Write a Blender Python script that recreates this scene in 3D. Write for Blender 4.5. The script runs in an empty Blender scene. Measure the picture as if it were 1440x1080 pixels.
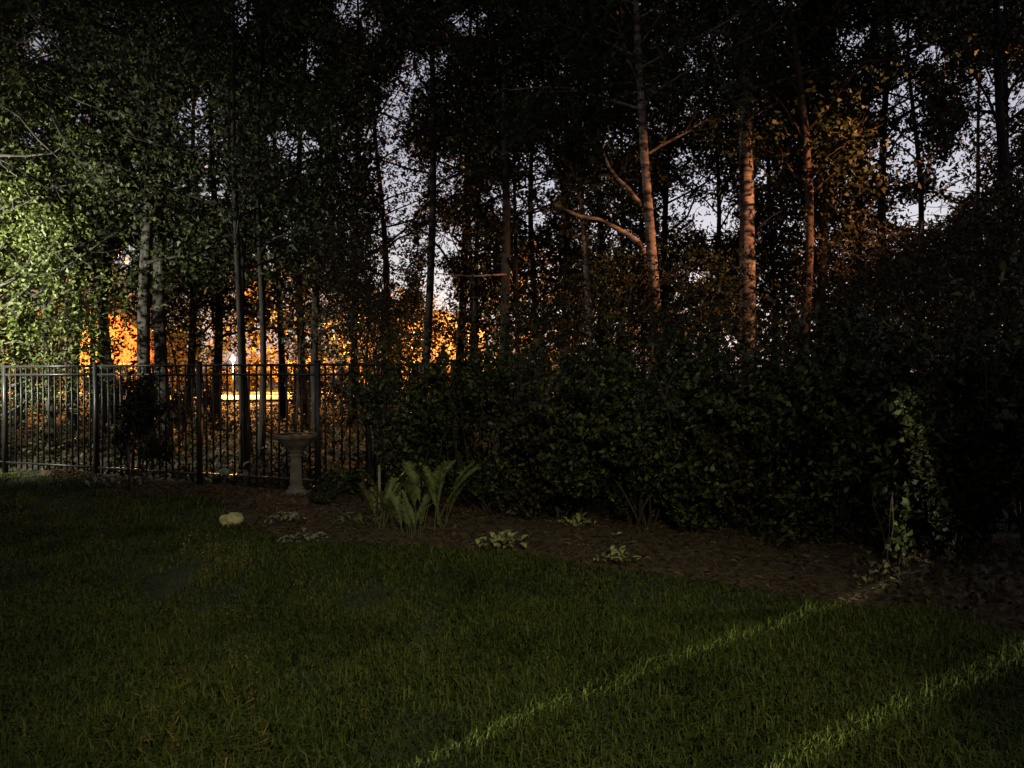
import bpy, bmesh, math, random
import numpy as np
from mathutils import Vector

random.seed(7)
RNG = np.random.RandomState(11)
R = math.radians
scene = bpy.context.scene
col = scene.collection

# ------------------------------------------------------------------ camera, sky, exposure
CAM_H, FPX, HZ = 1.40, 1081.0, 528.0
cam_data = bpy.data.cameras.new('camera')
cam_data.sensor_width = 36.0
cam_data.lens = FPX / 1440.0 * 36.0
cam_data.clip_end = 2000.0
cam = bpy.data.objects.new('camera', cam_data)
cam.location = (0, 0, CAM_H)
cam.rotation_euler = (R(90) - math.atan(12.0 / FPX), 0, 0)
col.objects.link(cam)
scene.camera = cam

scene.view_settings.view_transform = 'Standard'
scene.view_settings.look = 'None'
scene.view_settings.gamma = 1.0
scene.view_settings.exposure = 0.0

world = bpy.data.worlds.new('World')
scene.world = world
world.use_nodes = True
wn, wl = world.node_tree.nodes, world.node_tree.links
wn.clear()
w_out = wn.new('ShaderNodeOutputWorld')
w_bg = wn.new('ShaderNodeBackground')
w_sky = wn.new('ShaderNodeTexSky')
w_sky.sky_type = 'NISHITA'
w_sky.sun_disc = False
w_sky.sun_elevation = R(-2.8)      # the sun has just set behind the woods
w_sky.sun_rotation = R(18)
w_hsv = wn.new('ShaderNodeHueSaturation')
w_hsv.inputs['Saturation'].default_value = 0.4
w_tint = wn.new('ShaderNodeMix'); w_tint.data_type = 'RGBA'; w_tint.blend_type = 'MULTIPLY'
w_tint.inputs['Factor'].default_value = 1.0
w_tint.inputs['B'].default_value = (1.02, 0.97, 1.07, 1)
wl.new(w_sky.outputs['Color'], w_hsv.inputs['Color'])
wl.new(w_hsv.outputs['Color'], w_tint.inputs['A'])
wl.new(w_tint.outputs['Result'], w_bg.inputs['Color'])
w_bg.inputs['Strength'].default_value = 2.5
wl.new(w_bg.outputs[0], w_out.inputs['Surface'])

cy = scene.cycles
cy.use_denoising = True
cy.max_bounces = 2
cy.diffuse_bounces = 1
cy.glossy_bounces = 1
cy.transmission_bounces = 3
cy.sample_clamp_indirect = 1.0
cy.caustics_reflective = False
cy.caustics_refractive = False

# ------------------------------------------------------------------ helpers
def X(px, d): return (px - 720.0) / FPX * d
def Z(py, d): return CAM_H - (py - HZ) / FPX * d
def dg(py): return CAM_H * FPX / (py - HZ)          # depth of a ground pixel row

_dirs = RNG.normal(size=(9, 3)); _dirs /= np.linalg.norm(_dirs, axis=1)[:, None]
_ph = RNG.uniform(0, 6.28, 9); _fr = RNG.uniform(0.6, 1.9, 9)
def noise3(P, f=1.0, o=0.0):
    P = np.asarray(P, float)
    s = np.zeros(P.shape[0])
    for k in range(9):
        s += np.sin((P @ _dirs[k]) * f * _fr[k] * 2.0 + _ph[k] * (1 + o))
    return s / 4.2

def h_ground(x, y):
    x = np.asarray(x, float); y = np.asarray(y, float)
    return 0.018 * np.sin(x * 1.3 + 0.4 * y) + 0.014 * np.sin(y * 2.1 - x * 0.7 + 1.0) + 0.008 * np.sin(3.7 * x + 2.9 * y)

# fence line and bed edge (plan)
def fence_y(x): return 8.226 - 0.39 * np.asarray(x, float)
_edge_px = [(-60, 662), (20, 667), (105, 677), (150, 693), (300, 702), (332, 736), (385, 756), (450, 772), (560, 776), (640, 780), (740, 787),
            (830, 800), (960, 813), (1080, 831), (1180, 850), (1300, 862), (1400, 886), (1440, 900)]
_ex = np.array([X(a, dg(b)) for a, b in _edge_px] + [4.2, 6.5]); _ey = np.array([dg(b) for a, b in _edge_px] + [3.2, 2.2])
def edge_y(x): return np.interp(np.asarray(x, float), _ex, _ey)
def h_bed(x, y):
    a = np.asarray(edge_y(x)); b = fence_y(x)
    v = np.clip((np.asarray(y) - a) / np.maximum(b - a, 0.2), 0, 1)
    return h_ground(x, y) + 0.085 * np.sin(np.pi * np.clip(v, 0, 1)) ** 0.6 - 0.02
def h_at(x, y):
    return float(np.where((y > edge_y(x)) & (y < fence_y(x)) & (x > -6.5), h_bed(x, y), h_ground(x, y)))

def np_mesh(name, V, F, smooth=False):
    V = np.asarray(V, np.float32).reshape(-1, 3); F = np.asarray(F, np.int32)
    me = bpy.data.meshes.new(name)
    me.vertices.add(len(V)); me.vertices.foreach_set('co', V.ravel())
    k = F.shape[1]
    me.loops.add(F.size); me.loops.foreach_set('vertex_index', F.ravel())
    me.polygons.add(len(F)); me.polygons.foreach_set('loop_start', np.arange(len(F), dtype=np.int32) * k)
    me.update(calc_edges=True)
    if smooth: me.polygons.foreach_set('use_smooth', np.ones(len(F), bool))
    return me

def link(name, me, mat=None, parent=None, loc=None):
    o = bpy.data.objects.new(name, me)
    col.objects.link(o)
    if mat is not None and me is not None and not me.materials: me.materials.append(mat)
    if parent is not None: o.parent = parent
    if loc is not None: o.location = loc
    return o

def empty(name, loc=(0, 0, 0), rz=0.0):
    o = bpy.data.objects.new(name, None); o.location = loc; o.rotation_euler = (0, 0, rz)
    o.empty_display_size = 0.1
    col.objects.link(o)
    return o

def tag(o, label=None, cat=None, group=None, kind=None):
    if label: o['label'] = label
    if cat: o['category'] = cat
    if group: o['group'] = group
    if kind: o['kind'] = kind
    return o

class MB:
    """collects quads"""
    def __init__(s): s.V = []; s.F = []; s.n = 0
    def add(s, V, F):
        V = np.asarray(V, float).reshape(-1, 3); s.V.append(V); s.F.append(np.asarray(F, int) + s.n); s.n += len(V)
    def box(s, lo, hi):
        x0, y0, z0 = lo; x1, y1, z1 = hi
        V = [(x0, y0, z0), (x1, y0, z0), (x1, y1, z0), (x0, y1, z0), (x0, y0, z1), (x1, y0, z1), (x1, y1, z1), (x0, y1, z1)]
        s.add(V, [(0, 3, 2, 1), (4, 5, 6, 7), (0, 1, 5, 4), (1, 2, 6, 5), (2, 3, 7, 6), (3, 0, 4, 7)])
    def tube(s, P, r, n=8, cap=True):
        P = np.asarray(P, float); m = len(P); r = np.broadcast_to(np.asarray(r, float), (m,))
        T = np.gradient(P, axis=0); T /= np.linalg.norm(T, axis=1)[:, None] + 1e-9
        ref = np.array([0.3, 0.9, 0.1]) if abs(T[:, 2]).mean() > 0.6 else np.array([0.1, 0.2, 1.0])
        A = np.cross(T, ref); A /= np.linalg.norm(A, axis=1)[:, None] + 1e-9
        B = np.cross(T, A)
        a = np.linspace(0, 2 * np.pi, n, endpoint=False)
        V = P[:, None, :] + r[:, None, None] * (np.cos(a)[None, :, None] * A[:, None, :] + np.sin(a)[None, :, None] * B[:, None, :])
        F = []
        for i in range(m - 1):
            for j in range(n):
                k = (j + 1) % n
                F.append((i * n + j, i * n + k, (i + 1) * n + k, (i + 1) * n + j))
        V = V.reshape(-1, 3)
        if cap:
            V = np.vstack([V, P[0], P[-1]]); c0, c1 = m * n, m * n + 1
            for j in range(0, n, 2):
                F.append((c0, (j + 2) % n, (j + 1) % n, j)); b = (m - 1) * n
                F.append((c1, b + j, b + (j + 1) % n, b + (j + 2) % n))
        s.add(V, F)
    def lathe(s, prof, n=32, flute=0.0, nfl=16, cx=0, cyy=0):
        prof = np.asarray(prof, float); m = len(prof)
        a = np.linspace(0, 2 * np.pi, n, endpoint=False)
        rr = 1.0 - flute * (0.5 + 0.5 * np.cos(a * nfl)) ** 2
        V = np.stack([cx + prof[:, 0:1] * (np.cos(a) * rr)[None], cyy + prof[:, 0:1] * (np.sin(a) * rr)[None],
                      np.repeat(prof[:, 1:2], n, 1)], -1)
        F = [(i * n + j, i * n + (j + 1) % n, (i + 1) * n + (j + 1) % n, (i + 1) * n + j) for i in range(m - 1) for j in range(n)]
        s.add(V, F)
    def mesh(s, name, smooth=False): return np_mesh(name, np.vstack(s.V), np.vstack(s.F), smooth)
    def build(s, name, mat, parent=None, smooth=False, loc=None): return link(name, s.mesh(name, smooth), mat, parent, loc)

# ------------------------------------------------------------------ materials
def nodes_of(name):
    m = bpy.data.materials.new(name); m.use_nodes = True
    return m, m.node_tree.nodes, m.node_tree.links, m.node_tree.nodes['Principled BSDF']

def ramp(n, cols):
    r = n.new('ShaderNodeValToRGB'); e = r.color_ramp.elements
    while len(e) < len(cols): e.new(0.5)
    for i, c in enumerate(cols):
        e[i].position = i / (len(cols) - 1) if len(c) == 3 else c[3]
        e[i].color = (c[0], c[1], c[2], 1)
    return r

def mat_noise(name, cols, scale=5.0, rough=0.8, bump=0.0, bscale=None, stretch=None, detail=6, metal=0.0, spec=0.5):
    m, n, l, b = nodes_of(name)
    tc = n.new('ShaderNodeTexCoord'); mp = n.new('ShaderNodeMapping')
    if stretch: mp.inputs['Scale'].default_value = stretch
    l.new(tc.outputs['Object'], mp.inputs['Vector'])
    t = n.new('ShaderNodeTexNoise'); t.inputs['Scale'].default_value = scale; t.inputs['Detail'].default_value = detail
    l.new(mp.outputs[0], t.inputs['Vector'])
    r = ramp(n, cols); l.new(t.outputs['Fac'], r.inputs['Fac'])
    for i, e in enumerate(r.color_ramp.elements): e.position = 0.3 + 0.4 * e.position
    l.new(r.outputs['Color'], b.inputs['Base Color'])
    b.inputs['Roughness'].default_value = rough; b.inputs['Metallic'].default_value = metal
    b.inputs['Specular IOR Level'].default_value = spec
    if bump:
        t2 = n.new('ShaderNodeTexNoise'); t2.inputs['Scale'].default_value = bscale or scale * 3; t2.inputs['Detail'].default_value = 5
        l.new(mp.outputs[0], t2.inputs['Vector'])
        bp = n.new('ShaderNodeBump'); bp.inputs['Strength'].default_value = bump; bp.inputs['Distance'].default_value = 0.02
        l.new(t2.outputs['Fac'], bp.inputs['Height']); l.new(bp.outputs[0], b.inputs['Normal'])
    return m

def mat_leaf(name, cols, rough=0.55, spec=0.3, trans=0.0):
    m, n, l, b = nodes_of(name)
    g = n.new('ShaderNodeNewGeometry'); r = ramp(n, cols)
    l.new(g.outputs['Random Per Island'], r.inputs['Fac'])
    l.new(r.outputs['Color'], b.inputs['Base Color'])
    b.inputs['Roughness'].default_value = rough; b.inputs['Specular IOR Level'].default_value = spec
    if trans > 0:
        t = n.new('ShaderNodeBsdfTranslucent'); l.new(r.outputs['Color'], t.inputs['Color'])
        mx = n.new('ShaderNodeMixShader'); mx.inputs['Fac'].default_value = trans
        l.new(b.outputs[0], mx.inputs[1]); l.new(t.outputs[0], mx.inputs[2])
        l.new(mx.outputs[0], n['Material Output'].inputs['Surface'])
    return m

def mat_emit(name, c, s):
    m, n, l, b = nodes_of(name)
    m.cycles.emission_sampling = 'NONE'
    b.inputs['Base Color'].default_value = (*c, 1)
    b.inputs['Emission Color'].default_value = (*c, 1); b.inputs['Emission Strength'].default_value = s
    return m

M = {}
M['floor'] = mat_noise('woodland_floor', [(.012, .009, .005), (.032, .024, .012), (.024, .028, .009)], 1.7, .95, .6, 14)
M['soil_grass'] = mat_noise('turf', [(.012, .016, .005), (.022, .032, .008), (.034, .038, .012)], 6, .95, .6, 60)
M['mulch'] = mat_noise('mulch', [(.03, .02, .009), (.075, .05, .022), (.12, .082, .04)], 14, .95, .9, 70)
M['asphalt'] = mat_noise('asphalt', [(.04, .04, .04), (.06, .058, .055)], 40, .85, .2, 120)
M['far_turf'] = mat_noise('far_turf', [(.03, .036, .012), (.06, .066, .018), (.08, .075, .025)], .6, .95, .5, 8)
M['concrete'] = mat_noise('kerb_concrete', [(.28, .27, .25), (.38, .37, .34)], 8, .9, .2)
M['metal'] = mat_noise('black_metal', [(.012, .012, .012), (.03, .03, .028)], 30, .42, .05, 200, spec=.5)
M['stone'] = mat_noise('cast_stone', [(.11, .09, .075), (.2, .165, .14), (.28, .235, .2)], 9, .9, .5, 60)
M['bowl_disc'] = mat_noise('dark_matte', [(.004, .004, .003), (.012, .01, .007)], 6, .7, spec=.1)
M['rock'] = mat_noise('pale_rock', [(.3, .28, .1), (.55, .52, .24), (.7, .66, .36)], 18, .9, .7, 50)
M['bark'] = mat_noise('dark_bark', [(.008, .0065, .005), (.02, .016, .012), (.042, .034, .027)], 9, .92, .9, 26, (1, 1, .22))
M['bark_grey'] = mat_noise('grey_bark', [(.02, .018, .014), (.05, .045, .036), (.095, .085, .068)], 8, .9, .9, 24, (1, 1, .25))
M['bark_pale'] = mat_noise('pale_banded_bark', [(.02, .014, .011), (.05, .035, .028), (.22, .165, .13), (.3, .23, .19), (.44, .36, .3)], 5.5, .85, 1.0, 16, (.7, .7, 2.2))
M['bark_red'] = mat_noise('reddish_bark', [(.03, .018, .012), (.08, .048, .034), (.13, .08, .055)], 8, .9, .9, 24, (1, 1, .3))
M['twig'] = mat_noise('twig_bark', [(.025, .02, .014), (.07, .055, .04)], 20, .9, .3)
M['brick'] = mat_noise('brick_wall', [(.22, .09, .05), (.34, .15, .085), (.4, .2, .12)], 6, .9, .4, 20)
M['siding'] = mat_noise('house_siding', [(.2, .16, .12), (.26, .22, .17)], 3, .8)
M['roof'] = mat_noise('roof_shingle', [(.05, .04, .035), (.1, .08, .07)], 7, .9, .4)
M['trim'] = mat_noise('painted_trim', [(.6, .58, .54), (.7, .68, .63)], 5, .6)
M['glass'] = mat_noise('dark_glass', [(.015, .017, .02), (.03, .03, .035)], 2, .08)
M['curtain'] = mat_noise('curtain_cloth', [(.25, .22, .18), (.33, .3, .25)], 9, .95)
M['pvc'] = mat_noise('weathered_stake', [(.25, .25, .2), (.42, .42, .34)], 15, .8)
M['leaf_dark'] = mat_leaf('leaf_dark', [(.012, .016, .006), (.024, .03, .01), (.042, .044, .016)])
M['leaf_mid'] = mat_leaf('leaf_mid', [(.018, .026, .007), (.034, .046, .012), (.062, .066, .02)])
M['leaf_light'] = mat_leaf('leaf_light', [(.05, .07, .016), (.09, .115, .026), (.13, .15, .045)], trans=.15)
M['leaf_brown'] = mat_leaf('leaf_brown', [(.022, .019, .007), (.038, .032, .011), (.06, .045, .018)])
M['leaf_hedge'] = mat_leaf('leaf_hedge', [(.01, .015, .004), (.022, .03, .007), (.055, .07, .017), (.14, .15, .045)], .5, .35)
M['leaf_hedge_dull'] = mat_leaf('leaf_hedge_dull', [(.014, .014, .005), (.028, .028, .009), (.045, .044, .014), (.1, .09, .035)], .6, .25)
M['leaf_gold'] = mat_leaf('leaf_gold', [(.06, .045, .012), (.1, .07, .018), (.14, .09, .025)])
M['grass'] = mat_leaf('grass_blade', [(.026, .042, .005), (.049, .072, .01), (.076, .1, .017), (.12, .12, .035)], .7, .15)
_m = M['grass']; _n, _l = _m.node_tree.nodes, _m.node_tree.links
_t = _n.new('ShaderNodeTexNoise'); _t.inputs['Scale'].default_value = 1.1; _t.inputs['Detail'].default_value = 6
_c = _n.new('ShaderNodeTexCoord'); _l.new(_c.outputs['Object'], _t.inputs['Vector'])
_r = ramp(_n, [(.55, .6, .5, .34), (1, 1, 1, .5), (1.2, 1.12, 1.0, .66)]); _l.new(_t.outputs['Fac'], _r.inputs['Fac'])
_x = _n.new('ShaderNodeMix'); _x.data_type = 'RGBA'; _x.blend_type = 'MULTIPLY'; _x.inputs['Factor'].default_value = 1
_src = [k for k in _l if k.to_socket == _n['Principled BSDF'].inputs['Base Color']][0].from_socket
_l.new(_src, _x.inputs['A']); _l.new(_r.outputs['Color'], _x.inputs['B']); _l.new(_x.outputs['Result'], _n['Principled BSDF'].inputs['Base Color'])
M['weed'] = mat_leaf('undergrowth_leaf', [(.02, .018, .007), (.035, .034, .011), (.055, .046, .018)])
M['chip'] = mat_leaf('wood_chip', [(.03, .02, .009), (.08, .053, .024), (.17, .12, .06)], .9, .2, 0)
M['fern'] = mat_leaf('fern_green', [(.13, .165, .055), (.2, .24, .085)], .6, .25, 0)
M['pale_leaf'] = mat_leaf('variegated_leaf', [(.22, .25, .07), (.38, .4, .14), (.5, .5, .25)], .5, .35, .15)
M['silver_leaf'] = mat_leaf('grey_green_leaf', [(.2, .21, .15), (.3, .32, .22)], .5, .35, .15)
M['ground_leaf'] = mat_leaf('ground_leaf', [(.035, .035, .014), (.07, .06, .026), (.13, .1, .045)], .5, .3, 0)
M['fallen'] = mat_leaf('fallen_leaf', [(.5, .48, .36), (.6, .55, .42)], .7, .2, .1)

# ------------------------------------------------------------------ the ground
def sheet(name, x0, x1, y0, y1, nx, ny, zf, mat, kind='structure'):
    xs = np.linspace(x0, x1, nx); ys = np.linspace(y0, y1, ny)
    gx, gy = np.meshgrid(xs, ys); z = zf(gx, gy)
    V = np.stack([gx, gy, z], -1).reshape(-1, 3)
    i = np.arange(nx - 1)[None] + np.arange(ny - 1)[:, None] * nx
    F = np.stack([i, i + 1, i + 1 + nx, i + nx], -1).reshape(-1, 4)
    o = link(name, np_mesh(name, V, F, True), mat); o['kind'] = kind
    return o

sheet('ground', -600, 600, -200, 900, 3, 3, lambda x, y: x * 0 - 0.06, M['floor'])
def z_wood(x, y):
    return h_ground(x, y) * 2.0 + 0.03 * np.sin(x * .9 + y * .5)
sheet('woodland_floor', -60, 60, 2, 46, 160, 90, z_wood, M['floor'])
# lawn lies 5 cm above the woodland floor's mean and dips under it beyond the fence
def z_lawn(x, y):
    over = y - fence_y(x) - 0.3
    return h_ground(x, y) + 0.0 + np.where(over > 0, -0.5, 0.0) * np.clip(over, 0, 1) + np.where(over <= 0, .0, 0)
wf = bpy.data.objects['woodland_floor']
vv = np.empty(len(wf.data.vertices) * 3, np.float32); wf.data.vertices.foreach_get('co', vv); vv = vv.reshape(-1, 3)
vv[:, 2] += np.where(vv[:, 1] < fence_y(vv[:, 0]) + .3, -.35, 0); wf.data.vertices.foreach_set('co', vv.ravel())
sheet('lawn', -16, 12, -2.4, 15.5, 190, 120, z_lawn, M['soil_grass'])

def bed():
    nu, nv = 170, 24
    xs = np.linspace(-6.6, 7.5, nu); v = np.linspace(0, 1, nv)
    a = edge_y(xs); b = np.maximum(fence_y(xs) + 0.15, a + .3)
    gy = a[:, None] + (b - a)[:, None] * v[None]; gx = np.repeat(xs[:, None], nv, 1)
    z = h_bed(gx, gy) + 0.012 * noise3(np.stack([gx, gy, gx * 0], -1).reshape(-1, 3), 6).reshape(gx.shape)
    z[:, 0] -= .03; z[:, -1] -= .05; z[0] -= .08; z[-1] -= .08
    V = np.stack([gx, gy, z], -1).reshape(-1, 3)
    i = np.arange(nv - 1)[None] + np.arange(nu - 1)[:, None] * nv
    F = np.stack([i, i + nv, i + nv + 1, i + 1], -1).reshape(-1, 4)
    tag(link('mulch_bed', np_mesh('mulch_bed', V, F, True), M['mulch']), kind='structure')
    # loose chips
    n = 26000
    x = RNG.uniform(-6.3, 5.0, n); t = RNG.uniform(0, 1, n) ** 1.1 - .01
    y = edge_y(x) + t * (fence_y(x) - edge_y(x)); z = h_bed(x, y) + RNG.uniform(0, .02, n)
    leaf_obj('mulch_chips', np.stack([x, y, z], 1), RNG.uniform(.02, .07, n), .3, M['chip'], flat=.8, kind='stuff')
    bpy.data.objects['mulch_chips']['label'] = 'loose brown bark chips covering the planting bed'

# leaf quads: centres, lengths -> folded rhombi
def leaf_arrays(C, L, wr=.5, flat=None, up=None, fold=.18):
    n = len(C); L = np.broadcast_to(np.asarray(L, float), (n,))
    d = RNG.normal(size=(n, 3))
    if flat is not None: d[:, 2] *= (1 - flat)
    if up is not None: d[:, 2] = np.abs(d[:, 2]) * up[0] + up[1]
    d /= np.linalg.norm(d, axis=1)[:, None]
    q = RNG.normal(size=(n, 3))
    if flat is not None: q[:, 2] *= (1 - flat)
    s = np.cross(d, np.cross(q, d)); s /= np.linalg.norm(s, axis=1)[:, None] + 1e-9
    nn = np.cross(d, s)
    l = L[:, None]
    V = np.empty((n, 4, 3))
    V[:, 0] = C - d * l * .5
    V[:, 1] = C + s * l * wr * .5 - d * l * .06 + nn * l * fold
    V[:, 2] = C + d * l * .5
    V[:, 3] = C - s * l * wr * .5 - d * l * .06 + nn * l * fold
    F = np.arange(n * 4).reshape(n, 4)
    return V.reshape(-1, 3), F

def leaf_tris(C, L, wr=.5, rs=RNG):
    n = len(C); L = np.broadcast_to(np.asarray(L, float), (n,))
    d = rs.normal(size=(n, 3)); d /= np.linalg.norm(d, axis=1)[:, None]
    q = rs.normal(size=(n, 3)); s_ = np.cross(d, q); s_ /= np.linalg.norm(s_, axis=1)[:, None] + 1e-9
    V = np.empty((n, 3, 3)); l = L[:, None]; k = rs.uniform(-.3, .3, (n, 1))
    V[:, 0] = C + d * l * .55; V[:, 1] = C - d * l * (.35 + k) + s_ * l * wr * .55; V[:, 2] = C - d * l * (.35 - k) - s_ * l * wr * .55
    return V.reshape(-1, 3), np.arange(n * 3).reshape(n, 3)

def leaf_obj(name, C, L, wr, mat, parent=None, kind=None, **k):
    V, F = leaf_arrays(C, L, wr, **k)
    o = link(name, np_mesh(name, V, F), mat, parent)
    if kind: o['kind'] = kind
    return o

bed()

# far side of the wood: verge, road, kerbs
sheet('verge', -90, 70, 40, 47.2, 60, 8, lambda x, y: .12 + .03 * np.sin(x * .4) + .02 * np.sin(y), M['far_turf'])
sheet('road', -90, 70, 47.4, 55, 40, 6, lambda x, y: .06 + x * 0, M['asphalt'])
sheet('far_yard', -90, 70, 55.2, 110, 60, 20, lambda x, y: .14 + .05 * np.sin(x * .3 + y * .2) + (y - 55) * .01, M['far_turf'])
k = MB(); k.box((-90, 47.2, -.05), (70, 47.4, .19)); tag(k.build('kerb', M['concrete']), kind='structure')
k = MB(); k.box((-90, 55.0, -.05), (70, 55.2, .19)); tag(k.build('kerb', M['concrete']), kind='structure')

# ------------------------------------------------------------------ grass
def make_grass():
    parts = []
    def scatter(n, x0, x1, y0, y1, pw=1.0):
        x = RNG.uniform(x0, x1, n); y = y0 + (y1 - y0) * RNG.uniform(0, 1, n) ** pw
        keep = (y < edge_y(x) + .03 + .05 * RNG.normal(size=n)) & (np.abs(x) < .72 * y + .6)
        return x[keep], y[keep]
    xs, ys = [], []
    for a in ((165000, -3.2, 3.4, 2.2, 4.6), (160000, -5.5, 3.4, 4.4, 7.2), (80000, -8.2, 0.5, 7.0, 11.6)):
        x, y = scatter(*a); xs.append(x); ys.append(y)
    x = np.concatenate(xs); y = np.concatenate(ys)
    # uneven growth: tufts and thin spots
    P = np.stack([x, y, x * 0], 1)
    g = noise3(P, 1.6) * .6 + noise3(P, 5.0, 1) * .5
    keep = RNG.uniform(size=len(x)) < np.clip(.74 + .6 * g, .15, 1); x, y, g = x[keep], y[keep], g[keep]
    n = len(x)
    h = RNG.uniform(.025, .065, n) * (1 + .6 * np.clip(g, -1.1, 1.1)) * np.where(RNG.uniform(size=n) < .03, 1.7, 1)
    w = RNG.uniform(.0022, .0042, n) * (1 + .12 * np.maximum(y - 4, 0))
    a = RNG.uniform(0, 6.283, n); lean = RNG.uniform(.1, 1.5, n)
    dx, dy = np.cos(a), np.sin(a)
    z = h_ground(x, y) - .004
    base = np.stack([x, y, z], 1); side = np.stack([-dy, dx, 0 * x], 1); fw = np.stack([dx, dy, 0 * x], 1)
    up = np.array([0, 0, 1.0])
    V = np.empty((n, 5, 3))
    mid = base + fw * (h * lean * .3)[:, None] + up * (h * .6)[:, None]
    tip = base + fw * (h * lean)[:, None] + up * (h * (1.0 - .4 * lean))[:, None]
    V[:, 0] = base - side * w[:, None]; V[:, 1] = base + side * w[:, None]
    V[:, 2] = mid - side * w[:, None] * .8; V[:, 3] = mid + side * w[:, None] * .8; V[:, 4] = tip
    o5 = np.arange(n)[:, None] * 5
    F = np.concatenate([o5 + np.array([[0, 1, 3]]), o5 + np.array([[0, 3, 2]]), o5 + np.array([[2, 3, 4]])])
    o = link('grass', np_mesh('grass', V.reshape(-1, 3), F), M['grass'])
    tag(o, 'short uneven green grass growing over the lawn', 'grass', kind='stuff')
make_grass()
# low broad-leaved weeds in the turf, in patches
n = 30000
y = RNG.uniform(2.3, 9.5, n); x = RNG.uniform(-.72, .72, n) * y
P = np.stack([x, y, 0 * x], 1); g = noise3(P, 1.1, 4) + .5 * noise3(P, 3.2, 2)
keep = (y < edge_y(x) - .02) & (g > RNG.uniform(.35, 1.4, n)); P = P[keep]
P[:, 2] = h_ground(P[:, 0], P[:, 1]) + RNG.uniform(.015, .045, len(P))
o = leaf_obj('lawn_weeds', P, RNG.uniform(.012, .034, len(P)), .75, M['leaf_mid'], kind='stuff', flat=.7)
tag(o, 'patches of small broad leaved weeds in the lawn', 'weeds')

# ------------------------------------------------------------------ fence
FD = np.array([0.9316, -0.3633]); P0 = np.array([X(135, 10.43), 10.43]); SP = 1.79
def make_fence():
    ang = math.atan2(FD[1], FD[0])
    # local x runs along the fence, origin at the second post
    f = empty('metal_fence', (P0[0], P0[1], 0), ang)
    tag(f, 'black metal picket fence with double top rail in front of the woods', 'fence')
    pm = MB(); pm.box((-.027, -.027, -.1), (.027, .027, 1.565)); pm.box((-.034, -.034, 1.566), (.034, .034, 1.58))
    pme = pm.mesh('post'); pme.materials.append(M['metal'])
    km = MB(); km.box((-.0085, -.0085, .07), (.0085, .0085, 1.545)); kme = km.mesh('picket'); kme.materials.append(M['metal'])
    rm = MB(); rm.box((.027, -.0155, -.014), (SP - .027, .0155, .014)); rme = rm.mesh('rail'); rme.materials.append(M['metal'])
    for i in range(-2, 7):
        x0 = i * SP
        link('post', pme, None, f, (x0, 0, 0))
        for z in (1.527, 1.41, .15): link('rail', rme, None, f, (x0, 0, z))
        n = 16
        for j in range(1, n):
            o = link('picket', kme, None, f, (x0 + SP * j / n + random.uniform(-.002, .002), 0.0, random.uniform(-.004, .004)))
            o.rotation_euler = (0, random.uniform(-.003, .003), 0)
    link('post', pme, None, f, (7 * SP, 0, 0))
make_fence()

# ------------------------------------------------------------------ trees
GAPS = [(290,190,28,85,.6),(272,170,24,32,.92),(300,265,28,18,.75),(420,205,36,20,.85),(440,85,15,26,.7),(345,20,20,25,.7),(55,65,26,26,.65),
        (115,165,18,16,.85),(50,190,26,16,.55),(490,10,20,24,.8),(525,50,12,20,.8),(660,35,26,20,.85),(600,95,32,26,.75),(548,180,24,48,.78),
        (560,258,34,40,.72),(622,250,26,26,.6),(632,340,34,26,.85),(712,280,26,26,.75),(760,250,20,42,.65),(545,320,20,30,.7),(560,372,32,44,.75),
        (608,402,26,36,.8),(747,123,14,14,.5),(797,100,14,14,.6),(757,307,20,16,.7),(872,200,20,16,.6),
        (1090,8,26,12,.75),(1193,60,22,26,.6),(1273,43,16,13,.85),(1310,75,32,20,.55),(1260,145,36,26,.93),(1400,130,42,36,.68),(1382,190,32,22,.7),
        (1345,247,42,30,.96),(1260,228,46,30,.85),(1295,298,46,22,1),(1270,190,30,20,.75),(992,302,42,26,.93),(1025,318,20,14,.8),(1073,242,10,20,.7),
        (970,97,16,13,.7),(955,220,22,13,.6),(948,285,20,16,.8),(982,385,16,12,.75),(990,262,18,14,.7),(1410,20,20,12,.6),(230,40,12,20,.4),(160,30,12,16,.5),
        (640,430,30,14,.6), (1420,320,16,14,.6), (178,369,13,11,1), (328,505,8,7,1)]
GA = np.array(GAPS)
def gap_keep(P):
    d = np.maximum(P[:, 1], .5)
    px = 720 + FPX * P[:, 0] / d; py = HZ - FPX * (P[:, 2] - CAM_H) / d
    nz = noise3(np.stack([px, py, px * 0], 1), .035) * .28 + noise3(np.stack([px, py, px * 0], 1), .12, 1) * .18
    keep = np.ones(len(P))
    for gx, gy, rx, ry, s in GA:
        r = np.sqrt(((px - gx) / rx) ** 2 + ((py - gy) / ry) ** 2) + nz
        t = np.clip((1.45 - r) / .6, 0, 1)
        keep = np.minimum(keep, 1 - .97 * s ** .65 * t * t * (3 - 2 * t))
    return RNG.uniform(size=len(P)) < keep

def bent(p0, p1, n, wob, rs, sag=0.0):
    p0 = np.asarray(p0, float); p1 = np.asarray(p1, float); t = np.linspace(0, 1, n)
    P = p0 + (p1 - p0) * t[:, None]
    L = np.linalg.norm(p1 - p0)
    for k in (1, 2, 3):
        a = rs.normal(size=3) * wob * L / k; a[2] *= .3
        P += np.sin(t * np.pi * k)[:, None] * a
    P[:, 2] += sag * L * np.sin(t * np.pi)
    return P

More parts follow.
